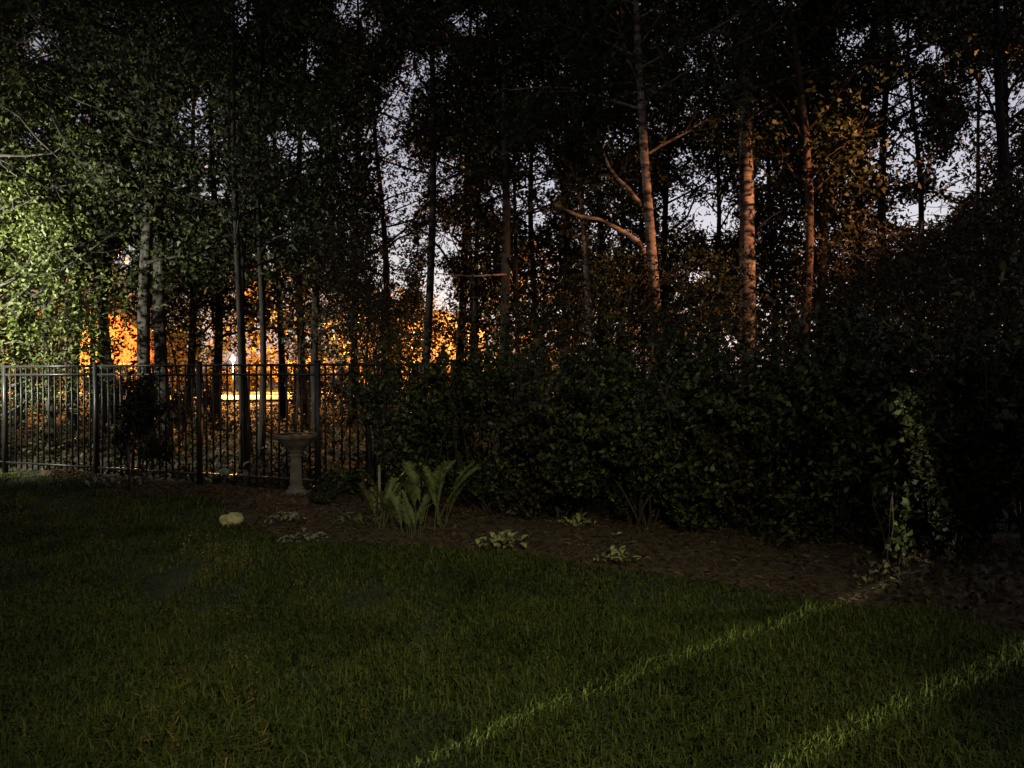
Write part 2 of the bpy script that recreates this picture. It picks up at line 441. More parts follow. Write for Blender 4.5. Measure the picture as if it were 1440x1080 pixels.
def tree(name, label, base, top, r0, crown_base, crown_r, n_limb, n_leaf, leaf_mat='leaf_mid', bark='bark', leaf=.085, seed=0,
         wob=.012, group=None, cat='tree', clump=.3, taper=.45, gaps=True, droop=0.0, extra=None, sub=5, tri=True, profile='oval', base_z=None):
    rs = np.random.RandomState(seed)
    bz = 0.0 if base_z is None else base_z
    e = empty(name, (base[0], base[1], bz)); tag(e, label, cat, group)
    org = np.array([base[0], base[1], bz])
    tp = np.array([top[0], top[1], top[2]]) - org
    H = tp[2]
    P = bent((0, 0, -.15), tp, 14, wob, rs)
    t = np.linspace(0, 1, 14)
    rr = r0 * (1 - (1 - taper * .35) * t ** 1.15) * (1 + .35 * np.exp(-t * 22))
    tm = MB(); tm.tube(P, rr, 10); tm.build('trunk', M[bark], e, True)
    bm_ = MB(); C = []; tubes = []
    for i in range(n_limb):
        u = crown_base + (0.98 - crown_base) * ((i + rs.uniform(.1, .9)) / n_limb)
        p = np.array([np.interp(u, t, P[:, k]) for k in range(3)])
        v = (u - crown_base) / (1 - crown_base)
        pr = {'oval': .45 + .75 * math.sin(math.pi * min(1, .15 + v * .85)), 'cone': 1.1 - .85 * v, 'spread': .5 + .7 * v}[profile]
        az = i * 2.4 + rs.uniform(-.6, .6); el = rs.uniform(.05, .75) + .35 * v - droop
        L = crown_r * pr * rs.uniform(.65, 1.1)
        d = np.array([math.cos(az) * math.cos(el), math.sin(az) * math.cos(el), math.sin(el)])
        q = p + d * L
        LP = bent(p, q, 7, .06, rs, .05)
        rl = np.interp(u, t, rr) * .42
        tubes.append((LP, np.linspace(max(rl, .008), .006, 7), 5))
        for s in range(sub):
            w = rs.uniform(.3, 1.0)
            sp = np.array([np.interp(w, np.linspace(0, 1, 7), LP[:, k]) for k in range(3)])
            sd = d * .6 + rs.normal(size=3) * .65; sd[2] += .1 - droop * .5; sd /= np.linalg.norm(sd)
            SPt = bent(sp, sp + sd * L * rs.uniform(.25, .5), 5, .08, rs)
            tubes.append((SPt, np.linspace(max(rl * .35, .006), .003, 5), 3))
            for w2 in (.35, .7, 1.0):
                C.append(np.array([np.interp(w2, np.linspace(0, 1, 5), SPt[:, k]) for k in range(3)]))
    ok = gap_keep(np.array([(q[0][len(q[0]) // 2] + q[0][-1]) / 2 for q in tubes]) + org) if gaps else np.ones(len(tubes), bool)
    for q, k in zip(tubes, ok):
        if k or q is tubes[0]: bm_.tube(q[0], q[1], q[2], cap=False)
    bm_.build('branches', M[bark], e, True)['kind'] = 'stuff'
    C = np.array(C)
    # clump weight varies so some of the crown is thick and some thin
    wgt = np.clip(rs.uniform(.2, 1.5, len(C)), .2, None); wgt /= wgt.sum()
    per = 10; ng = n_leaf // per
    idx = rs.choice(len(C), ng, p=wgt)
    G = C[idx] + rs.normal(size=(ng, 3)) * clump * np.array([1, 1, .75])
    if gaps: G = G[gap_keep(G + org)]
    G = G[noise3(G + org, 1.5, 3) > rs.uniform(-1.2, 0, len(G))]
    # each group is a short leafy twig: leaves strung along a small random axis
    ax = rs.normal(size=G.shape) * leaf * 1.5; ax[:, 2] -= leaf * .4
    Q = np.repeat(G, per, 0) + np.repeat(ax, per, 0) * rs.uniform(-1, 1, (len(G) * per, 1)) + rs.normal(size=(len(G) * per, 3)) * leaf * .55
    Q = Q[Q[:, 2] + bz > .15]
    V, F = (leaf_tris if tri else leaf_arrays)(Q, rs.uniform(.6, 1.4, len(Q)) * leaf, .6)
    link('crown', np_mesh('crown', V, F), M[leaf_mat], e)['kind'] = 'stuff'
    if extra: extra(e, P, t, rr, rs)
    return e

def lb(px, d, py_top=None): return (X(px, d), d)
def T(px0, px1, d, ytop): # base pixel column (on ground), column at the top of the picture, depth
    return (X(px0, d), d), (X(px1, d), d + .2, ytop)

WOOD = 'trees in the woods behind the fence'
def wood(px0, px1, d, top, r0, cb, cr, nl, leaf_n, label, lm='leaf_mid', bark='bark', **k):
    b, tp = T(px0, px1, d, top)
    if px0 > 1090: k['tri'] = False
    if px0 != 447: cb, leaf_n, k['leaf'], k['clump'] = cb - .08, int(leaf_n * 2.5), .084, .36
    return tree('woodland_tree', label, b, tp, r0, cb, cr, nl + 8, leaf_n, lm, bark, group=WOOD, seed=int(px0 * 7 + d * 13), **k)

wood(98, 108, 19, 12, .12, .34, 2.6, 24, 9000, 'dark slim trunk left of the high orange street lamp')
wood(157, 162, 16, 12, .085, .36, 2.4, 24, 9000, 'pale edged trunk just below the high orange street lamp', bark='bark_grey')
wood(169, 150, 14.8, 12, .09, .34, 2.4, 24, 9000, 'thick black trunk standing right under the high street lamp', 'leaf_dark')
wood(208, 196, 13.6, 11.5, .12, .37, 2.3, 24, 9000, 'grey furrowed trunk left of its paler twin in the woods', bark='bark_grey')
wood(233, 243, 14.6, 13, .125, .4, 2.4, 24, 9500, 'tall grey trunk with lit left edge rising to the picture top', bark='bark_grey')
wood(343, 316, 11.6, 10.5, .058, .36, 2.1, 22, 9000, 'thin dark trunk crossing the fence beside the white post lamp', 'leaf_dark')
wood(352, 332, 13.2, 10.5, .055, .4, 1.9, 20, 7000, 'thinner dark trunk right behind the one beside the post lamp')
wood(366, 386, 12.6, 11, .056, .38, 2.1, 22, 9000, 'thin dark trunk with pale bark between post lamp and birdbath')
wood(447, 456, 15.5, 11, .085, .2, 2.5, 38, 34000, 'dense brown leaved tree with low foliage above the birdbath', 'leaf_brown', clump=.4)
wood(589, 606, 14.0, 13, .083, .45, 2.3, 24, 8500, 'straight dark trunk against the bright sky gap left of centre', 'leaf_dark')
wood(680, 676, 17.5, 12, .07, .36, 2.3, 22, 8500, 'thin dark trunk just left of the thick central trunk')
wood(705, 712, 13.4, 12.5, .095, .42, 2.5, 26, 10000, 'thick black trunk near the picture centre above the hedge', 'leaf_dark')
wood(729, 722, 16.8, 11, .06, .4, 2.1, 22, 8000, 'slender trunk just right of the thick central trunk')
wood(786, 790, 18.0, 12, .12, .35, 2.6, 24, 9500, 'broad dim trunk between central trunk and pale leaning trunk')
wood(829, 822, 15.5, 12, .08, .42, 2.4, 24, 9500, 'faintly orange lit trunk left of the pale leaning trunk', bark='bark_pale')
wood(1108, 1112, 12.6, 12, .085, .43, 2.4, 24, 9500, 'reddish brown trunk just right of the pale lit trunk', bark='bark_red')
wood(1150, 1156, 13.6, 12, .09, .42, 2.4, 26, 10000, 'dim brown trunk second to the right of the pale lit trunk', 'leaf_brown')
wood(1207, 1262, 14.0, 12, .13, .33, 2.6, 26, 9500, 'dark leaning tree left of the large sky gap', 'leaf_dark')
wood(1440, 1405, 13.0, 11, .12, .3, 2.5, 26, 9500, 'dark tree at the right picture edge beside the sky gap', 'leaf_dark')

def limb_part(e, pts, r, mat, n=8):
    m = MB(); m.tube(np.array(pts, float) - np.array(e.location), np.linspace(r[0], r[1], len(pts)), n, cap=True); m.build('limb', mat, e, True)

d = 12.6
b, tp = (X(932, d), d), (X(872, d), d + .1, 11)
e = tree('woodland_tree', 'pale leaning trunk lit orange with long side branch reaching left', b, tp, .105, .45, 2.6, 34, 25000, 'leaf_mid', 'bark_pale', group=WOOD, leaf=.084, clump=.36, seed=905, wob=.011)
limb_part(e, [(X(a, d - .02), d - .1 * i * .5, Z(c, d)) for i, (a, c) in enumerate([(905, 357), (898, 343), (884, 333), (862, 322), (838, 312), (812, 309), (795, 302), (778, 294)])], (.05, .02), M['bark_pale'])
limb_part(e, [(X(a, d), d - .05 * i, Z(c, d)) for i, (a, c) in enumerate([(902, 290), (890, 277), (880, 266), (866, 255), (854, 240), (846, 222)])], (.04, .014), M['bark_pale'])
d = 13.2
b, tp = (X(1053, d), d), (X(1062, d), d + .1, 13)
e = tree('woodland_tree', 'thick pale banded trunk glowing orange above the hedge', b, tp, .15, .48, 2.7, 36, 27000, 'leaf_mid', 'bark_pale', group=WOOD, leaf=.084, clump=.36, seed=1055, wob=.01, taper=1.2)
limb_part(e, [(X(a, d), d - .1 * i, Z(c, d)) for i, (a, c) in enumerate([(1060, 330), (1068, 318), (1080, 308), (1092, 300)])], (.03, .008), M['bark_pale'])
limb_part(bpy.data.objects['woodland_tree.011'], [(X(a, 13.3), 13.2 - .06 * i, Z(c, 13.3)) for i, (a, c) in enumerate([(712, 387), (690, 389), (665, 391), (640, 390), (612, 388)])], (.022, .008), M['bark_pale'])

# the tree lit from the left, close to the fence
d = 12.0
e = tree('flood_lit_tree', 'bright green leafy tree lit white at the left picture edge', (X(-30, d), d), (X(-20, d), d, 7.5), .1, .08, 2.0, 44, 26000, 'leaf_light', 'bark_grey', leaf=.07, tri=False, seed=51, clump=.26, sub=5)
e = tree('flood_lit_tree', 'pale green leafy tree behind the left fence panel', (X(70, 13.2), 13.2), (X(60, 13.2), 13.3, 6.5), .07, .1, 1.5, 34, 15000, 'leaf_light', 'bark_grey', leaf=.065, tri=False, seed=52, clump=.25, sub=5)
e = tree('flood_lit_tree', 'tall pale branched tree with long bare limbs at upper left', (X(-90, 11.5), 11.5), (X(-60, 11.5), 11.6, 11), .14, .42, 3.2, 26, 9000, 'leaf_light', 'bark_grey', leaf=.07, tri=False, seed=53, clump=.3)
for pts, r in (([(-60, 30), (-5, 20), (35, -5)], (.05, .02)), ([(-60, 220), (5, 150), (30, 165), (60, 200), (100, 235)], (.035, .01)), ([(30, -20), (45, 20), (62, 40), (90, 75), (118, 105)], (.03, .01)),
               ([(-40, 60), (0, 50), (30, 62), (55, 60), (80, 85)], (.03, .008)), ([(70, 160), (85, 190), (105, 215), (125, 240)], (.02, .006))):
    limb_part(e, [(X(a, 11.2), 11.3 - .05 * i, Z(c, 11.2)) for i, (a, c) in enumerate(pts)], r, M['bark_grey'], 6)

# many-stemmed small tree behind the fence
def multistem():
    d = 10.6; rs = np.random.RandomState(5)
    e = empty('multi_stemmed_tree', (X(530, d), d, 0)); tag(e, 'small tree of many thin fanning brown stems left of the hedge', 'tree')
    C = []
    for i in range(15):
        x1 = rs.uniform(455, 625); y1 = rs.uniform(300, 420)
        p0 = np.array([rs.uniform(-.14, .16), rs.uniform(-.1, .1), 0]); p1 = np.array([X(x1, d) - e.location.x, rs.uniform(-.5, .6), Z(y1, d)])
        P = bent(p0, p1, 9, .03, rs); P[:, 0] -= np.sin(np.linspace(0, 1, 9) * np.pi) * .25 * (p1[0] - p0[0])
        m = MB(); m.tube(P, np.linspace(rs.uniform(.012, .024), .005, 9), 6, cap=False); m.build('stem', M['twig'], e, True)
        C += [P[-1], P[-2], P[-3]]
    C = np.array(C); n = 7000
    Q = C[rs.randint(0, len(C), n)] + rs.normal(size=(n, 3)) * .3; Q = Q[gap_keep(Q + np.array(e.location))]
    leaf_obj('crown', Q, rs.uniform(.03, .06, len(Q)), .5, M['leaf_brown'], e, kind='stuff')
multistem()

# second row of the wood
rs = np.random.RandomState(3)
BACK = 'shadowy trees deep in the woods'
for i, (px, d) in enumerate([(-60, 23), (25, 22), (130, 26), (205, 22), (262, 25), (300, 21), (400, 24), (430, 20), (495, 23), (540, 27), (640, 24), (665, 29), (750, 23),
                             (845, 22), (880, 27), (945, 21), (1010, 24), (1080, 22), (1170, 25), (1235, 20), (1300, 23), (1375, 26), (1430, 21), (1510, 22)]):
    b = (X(px, d), d); tp = (X(px + rs.uniform(-25, 25), d), d, rs.uniform(12.5, 16))
    tree('background_tree', 'shadowy leafy tree deep in the woods behind the front trunks', b, tp, rs.uniform(.09, .16), .2 if px < 640 else .13, 3.7, 38, 29000 if px < 640 else 37000,
         ['leaf_dark', 'leaf_mid', 'leaf_brown'][i % 3], 'bark', leaf=.115, seed=300 + i, group=BACK, clump=.5)
# brushy understory on the right, over the hedge
for i, (px, d, h, cr) in enumerate([(1290, 11.0, 3.6, 1.3), (1370, 10.2, 3.4, 1.3), (1450, 9.4, 3.5, 1.3), (1210, 12.0, 3.3, 1.1), (980, 11.8, 2.9, 1.0), (880, 12.2, 2.9, 1.0), (760, 12.0, 2.5, .9)]):
    tree('understory_tree', ['low brown brushy tree under the large sky gap', 'brown brushy tree above the dark right end of the hedge', 'brown brushy tree touching the right picture edge',
         'low brushy tree behind the hedge right of the dim brown trunk', 'low leafy tree between the two orange lit trunks', 'low leafy tree left of the pale leaning trunk base', 'low leafy bush tree behind the hedge near the central trunks'][i],
         (X(px, d), d), (X(px + 6, d), d, h), .04, .12, cr, 26, 7500, 'leaf_brown' if i < 4 else 'leaf_mid', 'twig', leaf=.06, seed=500 + i, group='understory trees over the hedge', clump=.24)
# thin saplings the glow shines through
for i in range(26):
    px = rs.uniform(-20, 780) if i < 20 else rs.uniform(780, 1420); d = rs.uniform(14, 34); h = rs.uniform(2.6, 5.2)
    tree('sapling', 'thin sapling among the trunks in front of the orange glow', (X(px, d), d), (X(px + rs.uniform(-15, 15), d), d, h), rs.uniform(.018, .04), .35, rs.uniform(.6, 1.1), 14, 1500,
         ['leaf_mid', 'leaf_brown'][i % 2], 'bark', leaf=.08, seed=700 + i, group='saplings in the woods', clump=.22, wob=.03, cat='sapling')

# far trees and shrubs across the road
BUSH_SPOTS = [(px, d, h) for px, d, h in zip([-10, 50, 130, 150, 172, 190, 205, 250, 268, 286, 300, 425, 440, 470, 500, 540, 600, 640], [24, 30, 19, 26, 33, 20, 28, 24, 17, 31, 26, 28, 22, 30, 19, 25, 28, 22], [1.9, 2.2, 1.4, 1.7, 2.6, 2.0, 2.4, 1.8, 1.3, 2.2, 1.5, 1.9, 1.6, 2.4, 1.5, 2.0, 2.4, 2.2])]
for i in range(24):
    px = -40 + i * 64 + rs.uniform(-20, 20); d = rs.uniform(59, 70); h = rs.uniform(6.4, 7.4) if 520 < px < 680 else rs.uniform(9, 12)
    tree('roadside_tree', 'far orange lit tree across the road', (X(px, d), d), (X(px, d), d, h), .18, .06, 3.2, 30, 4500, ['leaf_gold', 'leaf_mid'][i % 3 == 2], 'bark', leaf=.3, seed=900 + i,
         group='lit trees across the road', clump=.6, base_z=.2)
def bush(name, label, c, rx, ry, h, n, mat, leaf, seed, group=None, cat='shrub', stems=7, low=.0, hollow=.45, base_z=None, lobes=9, wr=.55, stem_r=.014):
    rs = np.random.RandomState(seed)
    z0 = h_at(c[0], c[1]) if base_z is None else base_z
    e = empty(name, (c[0], c[1], z0)); tag(e, label, cat, group)
    sm = MB()
    for i in range(stems):
        a = rs.uniform(0, 6.28); q = np.array([math.cos(a) * rx * .65, math.sin(a) * ry * .65, h * rs.uniform(.6, .9)])
        sm.tube(bent((rs.uniform(-.15, .15) * rx, rs.uniform(-.15, .15) * ry, -.05), q, 7, .06, rs), np.linspace(stem_r, .004, 7), 5, cap=False)
    sm.build('stems', M['twig'], e, True)['kind'] = 'stuff'
    nl = lobes
    dl = rs.normal(size=(nl, 3)); dl /= np.linalg.norm(dl, axis=1)[:, None]
    Lc = dl * rs.uniform(.4, .82, nl)[:, None]; Lc[:nl // 5, 2] = -np.abs(Lc[:nl // 5, 2]) - .15; Lr = rs.uniform(.2, .46, nl)
    Lc = np.vstack([Lc, [[0, 0, 0]]]); Lr = np.append(Lr, .62)
    pw = Lr ** 2; pw /= pw.sum(); li = rs.choice(nl + 1, n, p=pw)
    dd = rs.normal(size=(n, 3)); dd /= np.linalg.norm(dd, axis=1)[:, None]
    Q = Lc[li] + dd * (Lr[li] * (hollow + (1 - hollow) * rs.uniform(0, 1, n) ** .5))[:, None]
    Q *= np.array([rx, ry, h * .5]) * 1.02; Q[:, 2] += h * .5 + low
    # loose shoots sticking out of the outline
    ns = int(n * .1); nsh = max(6, int(n / 420)); sd = rs.normal(size=(nsh, 3)); sd[:, 2] = np.abs(sd[:, 2]) * .9; sd /= np.linalg.norm(sd, axis=1)[:, None]
    si = rs.randint(0, nsh, ns); st = rs.uniform(.75, 1.32, ns)
    S = sd[si] * st[:, None] * np.array([rx, ry, h * .5]); S[:, 2] += h * .5 + low; S += rs.normal(size=S.shape) * leaf * .45
    keep = (noise3(Q + seed, 2.2, 2) + .7 * noise3(Q + seed, 5.5, 1) > rs.uniform(-.75, .35, n))
    Q = np.vstack([Q[keep], S]); Q = Q[Q[:, 2] > .02]
    V, F = leaf_arrays(Q, rs.uniform(.45, 1.5, len(Q)) * leaf, wr)
    link('foliage', np_mesh('foliage', V, F), M[mat], e)['kind'] = 'stuff'
    return e
for i, (px, d, h) in enumerate(BUSH_SPOTS):
    bush('woodland_bush', 'shadowy bush between the trunks in front of the orange glow', (X(px, d), d), h * .5, h * .5, h, 1700, 'leaf_dark', .085, 1700 + i, 'bushes in the woods', base_z=.0, stems=8, hollow=.1, lobes=7)
for i in range(16):
    px = -10 + i * 52 + rs.uniform(-18, 18); d = rs.uniform(57, 61)
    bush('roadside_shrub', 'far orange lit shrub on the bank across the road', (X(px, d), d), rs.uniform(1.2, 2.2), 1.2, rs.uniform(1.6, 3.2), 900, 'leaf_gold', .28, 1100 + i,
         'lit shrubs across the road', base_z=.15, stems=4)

# ------------------------------------------------------------------ hedge of shrubs along the fence
HED = 'shrubs in the hedge along the fence'
hs = [(592, 490, .66, .55, 'leftmost hedge shrub beside the fern clump'), (690, 502, .72, .6, 'low hedge shrub in front of the thick central trunk'),
      (800, 488, .78, .65, 'hedge shrub with thin arching branches above the small pale plants'), (902, 470, .78, .7, 'hedge shrub below the pale leaning trunk'), (970, 478, .58, .6, 'hedge shrub just left of where two fence rails show'),
      (1066, 545, .62, .6, 'low hedge shrub above which two fence rails show'), (1164, 444, .7, .7, 'tall hedge shrub below the dim brown trunk'),
      (1242, 450, .8, .7, 'tall dark hedge shrub with light specks shining through'), (1345, 408, .85, .8, 'nearly black hedge shrub above the broad leaved ground plants'),
      (1470, 405, .95, .9, 'black hedge shrub cut off by the right picture edge')]
for i, (px, yt, rx, ry, lab) in enumerate(hs):
    k = (px - 720) / FPX
    d = 8.226 / (1 + .39 * k) - ry - .12
    h = Z(yt, d) - .05
    bush('hedge_shrub', lab, (X(px, d), d), rx, ry, h, 25000 - 1500 * (i % 3), ['leaf_hedge', 'leaf_hedge', 'leaf_hedge_dull'][i % 3], [.05, .041, .058, .046, .062, .044, .054][i % 7], 1300 + i, HED, stems=16, hollow=.3, stem_r=.014, lobes=18)
# low skirts of the hedge
for i, (px, py, r, h, lab) in enumerate([(655, 722, .3, .34, 'low dark shrub right of the fern clump'), (930, 738, .34, .36, 'low dark shrub under the hedge behind the rightmost pale plant'),
                                         (1010, 757, .2, .42, 'upright twiggy shrub at the hedge foot right of the pale plants')]):
    d = dg(py); bush('low_shrub', lab, (X(px, d), d + .1), r, r * .7, h, 2200, 'leaf_hedge', .05, 1400 + i, 'low shrubs in the bed')
bush('climbing_shrub', 'dark straggly shrub growing against the fence near its second post', (X(196, 9.75), 9.72), .52, .2, 1.45, 3600, 'leaf_dark', .065, 1450, stems=9, hollow=.1)
bush('low_shrub', 'rounded dark shrub by the fence post right of the birdbath', (X(488, 8.7), 8.62), .22, .2, .36, 2200, 'leaf_hedge', .05, 1460, 'low shrubs in the bed')
bush('mound_plant', 'low rounded green mound in front of the birdbath', (X(457, 8.0), 7.95), .2, .18, .2, 2400, 'leaf_mid', .035, 1470, cat='plant')
# sprays catching the slit of light
bush('upright_shrub', 'narrow upright leafy shrub lit in front of the dark hedge', (X(1258, 5.35), 5.35), .15, .15, .85, 420, 'leaf_hedge', .05, 1480, stems=4, hollow=.1, stem_r=.006)

# undergrowth on the woodland floor just past the fence
n = 70000
y = 8 + 31 * RNG.uniform(0, 1, n) ** 1.25; x = RNG.uniform(-.75, .75, n) * y
keep = y > fence_y(x) + .2; x, y = x[keep], y[keep]
g = np.clip(.55 + .8 * noise3(np.stack([x, y, 0 * x], 1), .9), .1, 1.5)
z = z_wood(x, y) + RNG.uniform(0, .5, len(x)) * g * (1 - .65 * np.clip((y - 14) / 18, 0, 1))
V, F = leaf_tris(np.stack([x, y, z], 1), RNG.uniform(.045, .12, len(x)) * (1 + y * .012), .4)
o = link('undergrowth', np_mesh('undergrowth', V, F), M['weed']); o['kind'] = 'stuff'
tag(o, 'brown green weeds and leaf litter on the woodland floor', 'undergrowth')

# ------------------------------------------------------------------ garden things
def bird_bath():
    d = 8.7; x = X(416, d); z0 = h_at(x, d) - .012
    e = empty('bird_bath', (x, d, z0)); tag(e, 'pale cast stone birdbath on a fluted column by the fence', 'birdbath')
    s = .70 / .72
    m = MB(); m.box((-.13, -.13, -.02), (.13, .13, .03)); m.lathe([(.118, .03), (.118, .045), (.1, .06), (.085, .07), (.09, .08), (.078, .095), (.07, .1)], 32)
    m.build('base', M['stone'], e, False)
    m = MB(); m.lathe([(.07, .1), (.068, .12), (.064, .26), (.06, .41), (.06, .43)], 64, .07, 16); m.build('column', M['stone'], e, True)
    m = MB(); m.lathe([(.06, .43), (.074, .438), (.074, .453), (.064, .46), (.066, .48), (.088, .497), (.088, .512)], 32); m.build('capital', M['stone'], e, True)
    m = MB(); m.lathe([(.088, .512), (.105, .522), (.12, .55), (.15, .562), (.165, .59), (.205, .628), (.232, .648), (.238, .658), (.24, .68), (.238, .692), (.231, .692), (.222, .676), (.15, .64), (.07, .62), (.001, .615)], 48, .03, 24)
    m.build('bowl', M['stone'], e, True)
    m = MB(); m.lathe([(.2265, .685), (.1, .6852), (.001, .685)], 32); m.build('bowl_disc', M['bowl_disc'], e, True)  # flat dark matte disc just below the bowl rim
bird_bath()

def rock(name, label, px, py, s, mat, seed, cat='rock', lump=.28):
    d = dg(py); rs = np.random.RandomState(seed)
    bm = bmesh.new(); bmesh.ops.create_icosphere(bm, subdivisions=3, radius=1)
    P = np.array([v.co for v in bm.verts]); f = 1 + lump * noise3(P + seed, 1.3) + .5 * lump * noise3(P + seed, 2.8, 1) + .06 * noise3(P + seed, 6, 2)
    for v, k in zip(bm.verts, f): v.co = Vector((v.co.x * s[0] * k, v.co.y * s[1] * k, v.co.z * s[2] * k))
    me = bpy.data.meshes.new(name); bm.to_mesh(me); bm.free()
    x = X(px, d)
    return tag(link(name, me, mat, None, (x, d, h_at(x, d) + s[2] * .55)), label, cat)
rock('garden_rock', 'pale yellow lumpy rock at the lawn edge left of the birdbath', 324, 735, (.082, .07, .075), M['rock'], 4, 'rock', .5)
rock('small_stone', 'small reddish stone at the hedge foot', 780, 728, (.035, .03, .03), M['brick'], 9)

def blade_mesh(name, L, w, arch, fold=.12, n=7, serr=0.0, stalk=.25, tipw=1.0):
    t = np.linspace(0, 1, n); V = []
    for i, s in enumerate(t):
        q = max(0, (s - stalk) / (1 - stalk)); ww = .05 * w + w * (math.sin(math.pi * min(1, q ** .7)) ** .8 if q > 0 else 0)
        y = L * (s - arch * .25 * s * s); z = L * arch * (.35 * math.sin(s * 2.6) - .5 * s * s) 
        V += [(-ww / 2, y, z + fold * ww), (0, y, z), (ww / 2, y, z + fold * ww)]
    F = []
    for i in range(n - 1):
        a = i * 3; F += [(a, a + 1, a + 4, a + 3), (a + 1, a + 2, a + 5, a + 4)]
    return np_mesh(name, V, F, True)

def rosette(name, label, px, py, n, L, w, mat, seed, cat='plant', group=None, el=(.15, 1.1), spread=.03, part='leaf', zs=1.0, dd=0.0, arch=.5, stemmed=0.0):
    rs = np.random.RandomState(seed); d = dg(py) + dd; x = X(px, d)
    e = empty(name, (x, d, h_at(x, d) - .005)); tag(e, label, cat, group)
    ms = []
    for k in range(3):
        me = blade_mesh(part, L * (.8 + .2 * k), w * (.9 + .1 * k), arch * (.7 + .3 * k)); me.materials.append(mat); ms.append(me)
    for i in range(n):
        r = rs.uniform(0, spread) ; a = rs.uniform(0, 6.28)
        o = link(part, ms[i % 3], None, e, (math.cos(a) * r * 1.6, math.sin(a) * r, (rs.uniform(0, .1) * (1 - r / (spread + .001)) + .01) * zs + stemmed * rs.uniform(.3, 1)))
        o.rotation_euler = (rs.uniform(*el), rs.uniform(-.3, .3), rs.uniform(0, 6.28)); s = rs.uniform(.7, 1.25); o.scale = (s, s, s)
    return e

PL = 'small pale plants in the bed'
rosette('bedding_plant', 'variegated plant in the bed right of the fern clump', 708, 776, 60, .085, .036, M['pale_leaf'], 1, group=PL, spread=.14)
rosette('bedding_plant', 'variegated star shaped plant farthest back near the hedge foot', 815, 752, 40, .085, .032, M['pale_leaf'], 2, group=PL, spread=.1)
rosette('bedding_plant', 'variegated plant at the lawn edge, rightmost of the bright three', 868, 795, 52, .08, .034, M['pale_leaf'], 3, group=PL, spread=.11)
rosette('bedding_plant', 'grey green plant just below the birdbath, rear one of two', 403, 742, 44, .09, .036, M['silver_leaf'], 4, group=PL, spread=.13)
rosette('bedding_plant', 'flat grey green plant below the birdbath, front one of two', 428, 764, 46, .09, .032, M['silver_leaf'], 5, group=PL, spread=.16, el=(0, .5))
rosette('bedding_plant', 'pale low plant left of the thin garden stake by the fence', 150, 690, 22, .13, .045, M['silver_leaf'], 6, group=PL, spread=.16, dd=.15)
rosette('bedding_plant', 'pale low plant right of the thin garden stake by the fence', 212, 688, 26, .13, .045, M['silver_leaf'], 7, group=PL, spread=.22, dd=.1)
rosette('bedding_plant', 'leggy plant with pale top leaves between rock and fence', 312, 700, 26, .13, .05, M['silver_leaf'], 8, group=PL, spread=.2, dd=.1, stemmed=.26)
rosette('bedding_plant', 'small dim plant at the hedge foot beside the bed edge on the right', 1098, 782, 16, .14, .05, M['ground_leaf'], 9, group=PL, spread=.07, el=(.5, 1.4))
rosette('bedding_plant', 'tuft of narrow leaves at the left foot of the fern clump', 507, 752, 22, .17, .02, M['fern'], 10, group=PL, spread=.12, el=(.2, 1.2))
rosette('weed_plant', 'tall grass weed tuft at the foot of the left fence panel', 80, 690, 40, .2, .012, M['grass'], 11, spread=.4, el=(.6, 1.5), part='blade')

# fern clumps
def frond_mesh(L, w, arch, seed):
    rs = np.random.RandomState(seed); V = []; F = []
    def pt(s): return np.array([0, L * (.1 * s + arch * .6 * s ** 3), L * (s - .28 * arch * s * s)])
    n = 24
    # stalk as a thin ribbon with depth
    for i in range(13):
        p = pt(i / 12); r = .0035 * (1 - .6 * i / 12)
        V += [p + (-r, 0, 0), p + (0, -r, 0), p + (r, 0, 0), p + (0, r, 0)]
        if i:
            a = (i - 1) * 4
            for j in range(4): F.append((a + j, a + (j + 1) % 4, a + 4 + (j + 1) % 4, a + 4 + j))
    for i in range(n):
        s = .34 + .66 * (i + .5) / n
        ww = w * math.sin(math.pi * min(1, .1 + .9 * (1 - (s - .34) / .66) ** .8)) ** .7 * .5 + .006
        p = pt(s); tng = pt(min(1, s + .02)) - pt(s - .02); tng /= np.linalg.norm(tng)
        hw = L * .66 / n * .5
        for sd in (-1, 1):
            b0 = p - tng * hw; b1 = p + tng * hw; out = np.array([sd * ww, -.12 * ww, 0]) + tng * ww * .45
            k = len(V); V += [b0, b1, p + tng * hw * .8 + out * .62 + np.array([0, .012 * rs.uniform(-1, 1), 0]), p + out]
            F.append((k, k + 1, k + 2, k + 3))
    return np_mesh('frond', np.array(V), F, False)
fms = []
for k in range(4):
    me = frond_mesh(.56 + .05 * k, .1 + .01 * k, .08 + .14 * k, k); me.materials.append(M['fern']); fms.append(me)
def fern(label, px, py, n, seed, s=1.0):
    rs = np.random.RandomState(seed); d = dg(py); x = X(px, d); e = empty('fern', (x, d, h_at(x, d) - .01)); tag(e, label, 'fern', 'upright ferns in the bed')
    for i in range(n):
        o = link('frond', fms[rs.randint(4)], None, e, (rs.uniform(-.15, .15) * s, rs.uniform(-.1, .1) * s, 0))
        a = rs.uniform(0, 6.28); o.rotation_euler = (rs.uniform(-.32, .05), rs.uniform(-.12, .12), a); k = rs.uniform(.72, 1.1) * s; o.scale = (k, k, k)
fern('upright green fern, left clump with shorter fronds', 543, 754, 13, 21, .86)
fern('upright green fern, right clump with taller fronds', 604, 750, 16, 22, 1.0)
fern('upright green fern between the two larger clumps, lowest of the three', 574, 766, 11, 23, .66)

